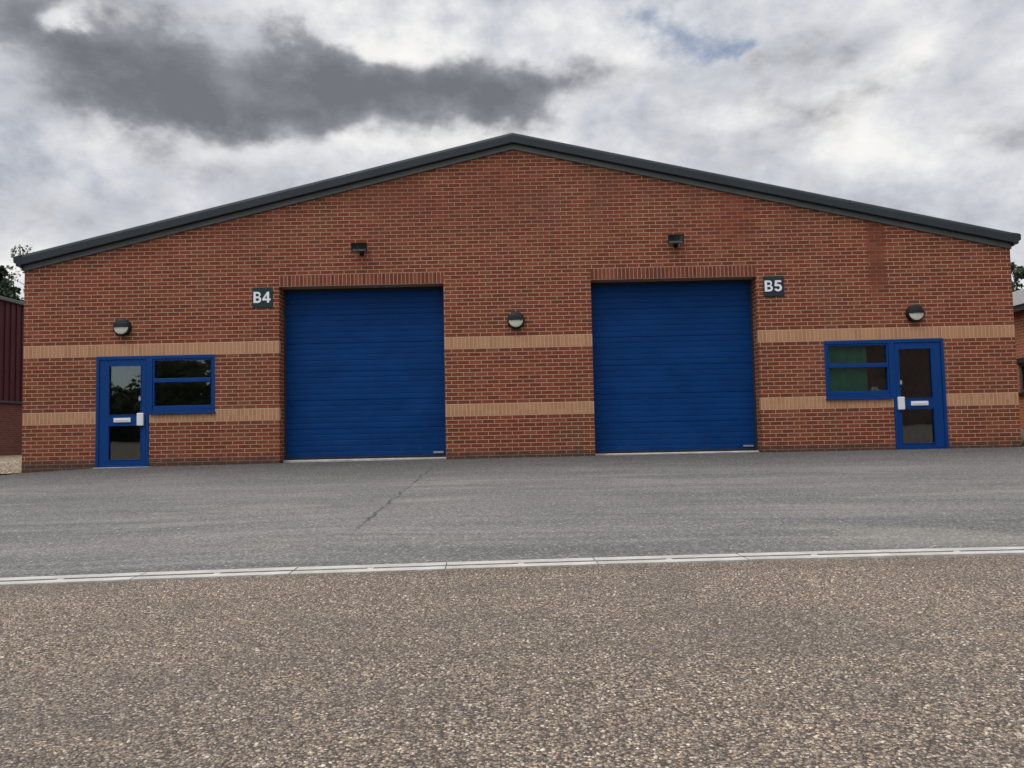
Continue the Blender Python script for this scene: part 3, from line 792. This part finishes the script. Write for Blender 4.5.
for i in range(160): tuft(random.uniform(9.7, 16), random.uniform(.3, 7.6), .1, 8, .12)
tag(mb.build('grass', M['grass'], fix=False), 'short rough grass beside the right end of the brick unit', 'grass', kind='stuff')

# ------------------------------------------------------------------ sky, sun
wd = bpy.data.worlds.new('World'); scene.world = wd; wd.use_nodes = True
t = NT(wd.node_tree); wd.node_tree.nodes.clear()
SUN = Vector((-.42, -.50, 1.15)).normalized()
el = math.asin(SUN.z); az = math.atan2(SUN.x, SUN.y)
sky = t.new('ShaderNodeTexSky', sky_type='NISHITA'); sky.sun_disc = False; sky.sun_elevation = el; sky.sun_rotation = az; sky.dust_density = .4; sky.ozone_density = 2.
D = t.new('ShaderNodeTexCoord').outputs['Generated']; x, y, z = t.sep(D)
Q = t.scale3(D, (1., 1., 1.45))
n1 = t.noise(Q, 3.4, 10, .56); n2 = t.noise(Q, 8.5, 10, .58); n3 = t.noise(Q, 26., 8, .6)
wc = t.noise(Q, 4.6, 8, .56, color=True); wx, wy, wz = t.sep(wc)
yy = t.m('MAXIMUM', y, .08)
u = t.add(t.m('DIVIDE', x, yy), t.mul(t.sub(wx, .5), .50)); v = t.add(t.m('DIVIDE', z, yy), t.mul(t.sub(wy, .5), .26))
front = t.ss(y, .2, .5)
def blob(u0, v0, su, sv, s):
    a = t.mul(t.sub(u, u0), 1/su); b = t.mul(t.sub(v, v0), 1/sv)
    e = t.m('EXPONENT', t.mul(t.add(t.mul(a, a), t.mul(b, b)), -1.)); return t.mul(e, s)
def blobs(L):
    acc = None
    for bb in L:
        e = blob(*bb); acc = e if acc is None else t.add(acc, e)
    return t.mul(front, acc)
DARK = [(-.44, .480, .24, .075, .62), (-.66, .545, .15, .070, .50), (-.25, .468, .17, .070, .58), (-.08, .438, .14, .060, .62), (.05, .418, .11, .06, .62), (-.34, .42, .14, .030, .26),
        (-.545, .548, .040, .024, -.75), (-.20, .545, .18, .030, -.55), (.06, .52, .12, .05, -.30), (.30, .39, .10, .09, .34), (.60, .375, .16, .060, .42), (.28, .47, .10, .040, .20), (-.50, .415, .20, .035, .28), (-.36, .335, .14, .025, .24), (-.60, .30, .11, .03, .22), (.45, .46, .04, .03, .14)]
LIGHT = [(-.20, .535, .20, .030, .24), (.08, .50, .10, .05, .16), (.14, .39, .05, .09, .20), (.43, .37, .06, .06, .24), (.51, .44, .05, .04, .24), (-.55, .385, .16, .03, .20), (-.2, .375, .16, .025, .20), (.64, .29, .1, .04, .15)]
lift = t.add(t.add(t.mul(t.sub(n1, .5), 1.1), t.mul(t.sub(n2, .5), 1.35)), t.mul(t.sub(n3, .5), .35))
val = t.add(t.add(.50, blobs(LIGHT)), lift)
high = t.ramp(val, [(.20, (.40, .425, .49)), (.42, (.58, .60, .655)), (.60, (.74, .75, .775)), (.78, (.90, .895, .885)), (1., (.98, .96, .93))])
n4 = t.noise(t.scale3(D, (1.1, 1.1, 2.1)), 5.4, 10, .57)
fb = t.add(t.sub(blobs(DARK), .06), t.add(t.add(t.mul(t.sub(n1, .5), .9), t.mul(t.sub(n4, .5), 2.0)), t.mul(t.sub(n3, .5), .45)))
low = t.ramp(t.add(fb, t.add(t.mul(t.sub(n2, .5), 1.3), t.mul(t.sub(n1, .5), -.5))), [(.05, (.60, .61, .645)), (.28, (.42, .43, .465)), (.55, (.285, .293, .325)), (.80, (.215, .222, .25)), (1., (.175, .182, .205))])
cc = t.mix(t.ss(fb, -.16, .68), high, low)
# overcast cloud is brighter overhead and behind the viewer, where the sun stands
up = t.ss(z, .55, .95, 0., 1.5)
sd = t.add(t.add(t.mul(x, SUN.x), t.mul(y, SUN.y)), t.mul(z, SUN.z))
glow = t.ss(sd, .45, 1., 0., 1.1)
gain = t.add(1., t.add(up, glow))
bg1 = t.new('ShaderNodeBackground'); t.put(bg1.inputs[0], sky.outputs[0]); bg1.inputs[1].default_value = .12
bg2 = t.new('ShaderNodeBackground'); t.put(bg2.inputs[0], cc); t.put(bg2.inputs[1], gain)
back = t.mul(t.mul(t.ss(y, -.35, -.7), t.ss(z, .34, .16)), .95)
gapb = t.add(t.add(blobs([(.19, .53, .10, .05, .42), (.275, .515, .035, .022, .28)]), back), t.add(t.mul(t.sub(n2, .5), -1.1), t.mul(t.sub(n3, .5), .5)))
gap = t.ss(gapb, .20, .58, 0., .80)
mx = t.new('ShaderNodeMixShader'); t.put(mx.inputs[0], gap); t.l.new(bg2.outputs[0], mx.inputs[1]); t.l.new(bg1.outputs[0], mx.inputs[2])
wo = t.new('ShaderNodeOutputWorld'); t.l.new(mx.outputs[0], wo.inputs[0])

sl = bpy.data.lights.new('sun', 'SUN'); sl.energy = .8; sl.angle = math.radians(24); sl.color = (1, .92, .82)
so = bpy.data.objects.new('sun', sl); C.objects.link(so); so.rotation_euler = (-SUN).to_track_quat('-Z', 'Y').to_euler(); so.location = (0, 0, 30)

# ------------------------------------------------------------------ camera
cam = bpy.data.cameras.new('camera'); co = bpy.data.objects.new('camera', cam); C.objects.link(co)
cam.sensor_width = 36.; cam.lens = 800/1024*36.; cam.clip_start = .05; cam.clip_end = 2000
yaw, pitch, roll = -.007534, .06005, -.020972
cy, sy, cp, sp, cr, sr = math.cos(yaw), math.sin(yaw), math.cos(pitch), math.sin(pitch), math.cos(roll), math.sin(roll)
fw = Vector((sy*cp, cy*cp, sp)); rt = Vector((cy, -sy, 0)); up_ = rt.cross(fw)
r2 = rt*cr + up_*sr; u2 = -rt*sr + up_*cr
Mx = Matrix((r2, u2, -fw)).transposed().to_4x4(); Mx.translation = Vector((.007, -15.094, .578)); co.matrix_world = Mx
scene.camera = co
scene.render.resolution_x = 1024; scene.render.resolution_y = 768
vs = scene.view_settings; vs.view_transform = 'Standard'; vs.look = 'None'; vs.exposure = 0.; vs.gamma = 1.; vs.use_curve_mapping = False
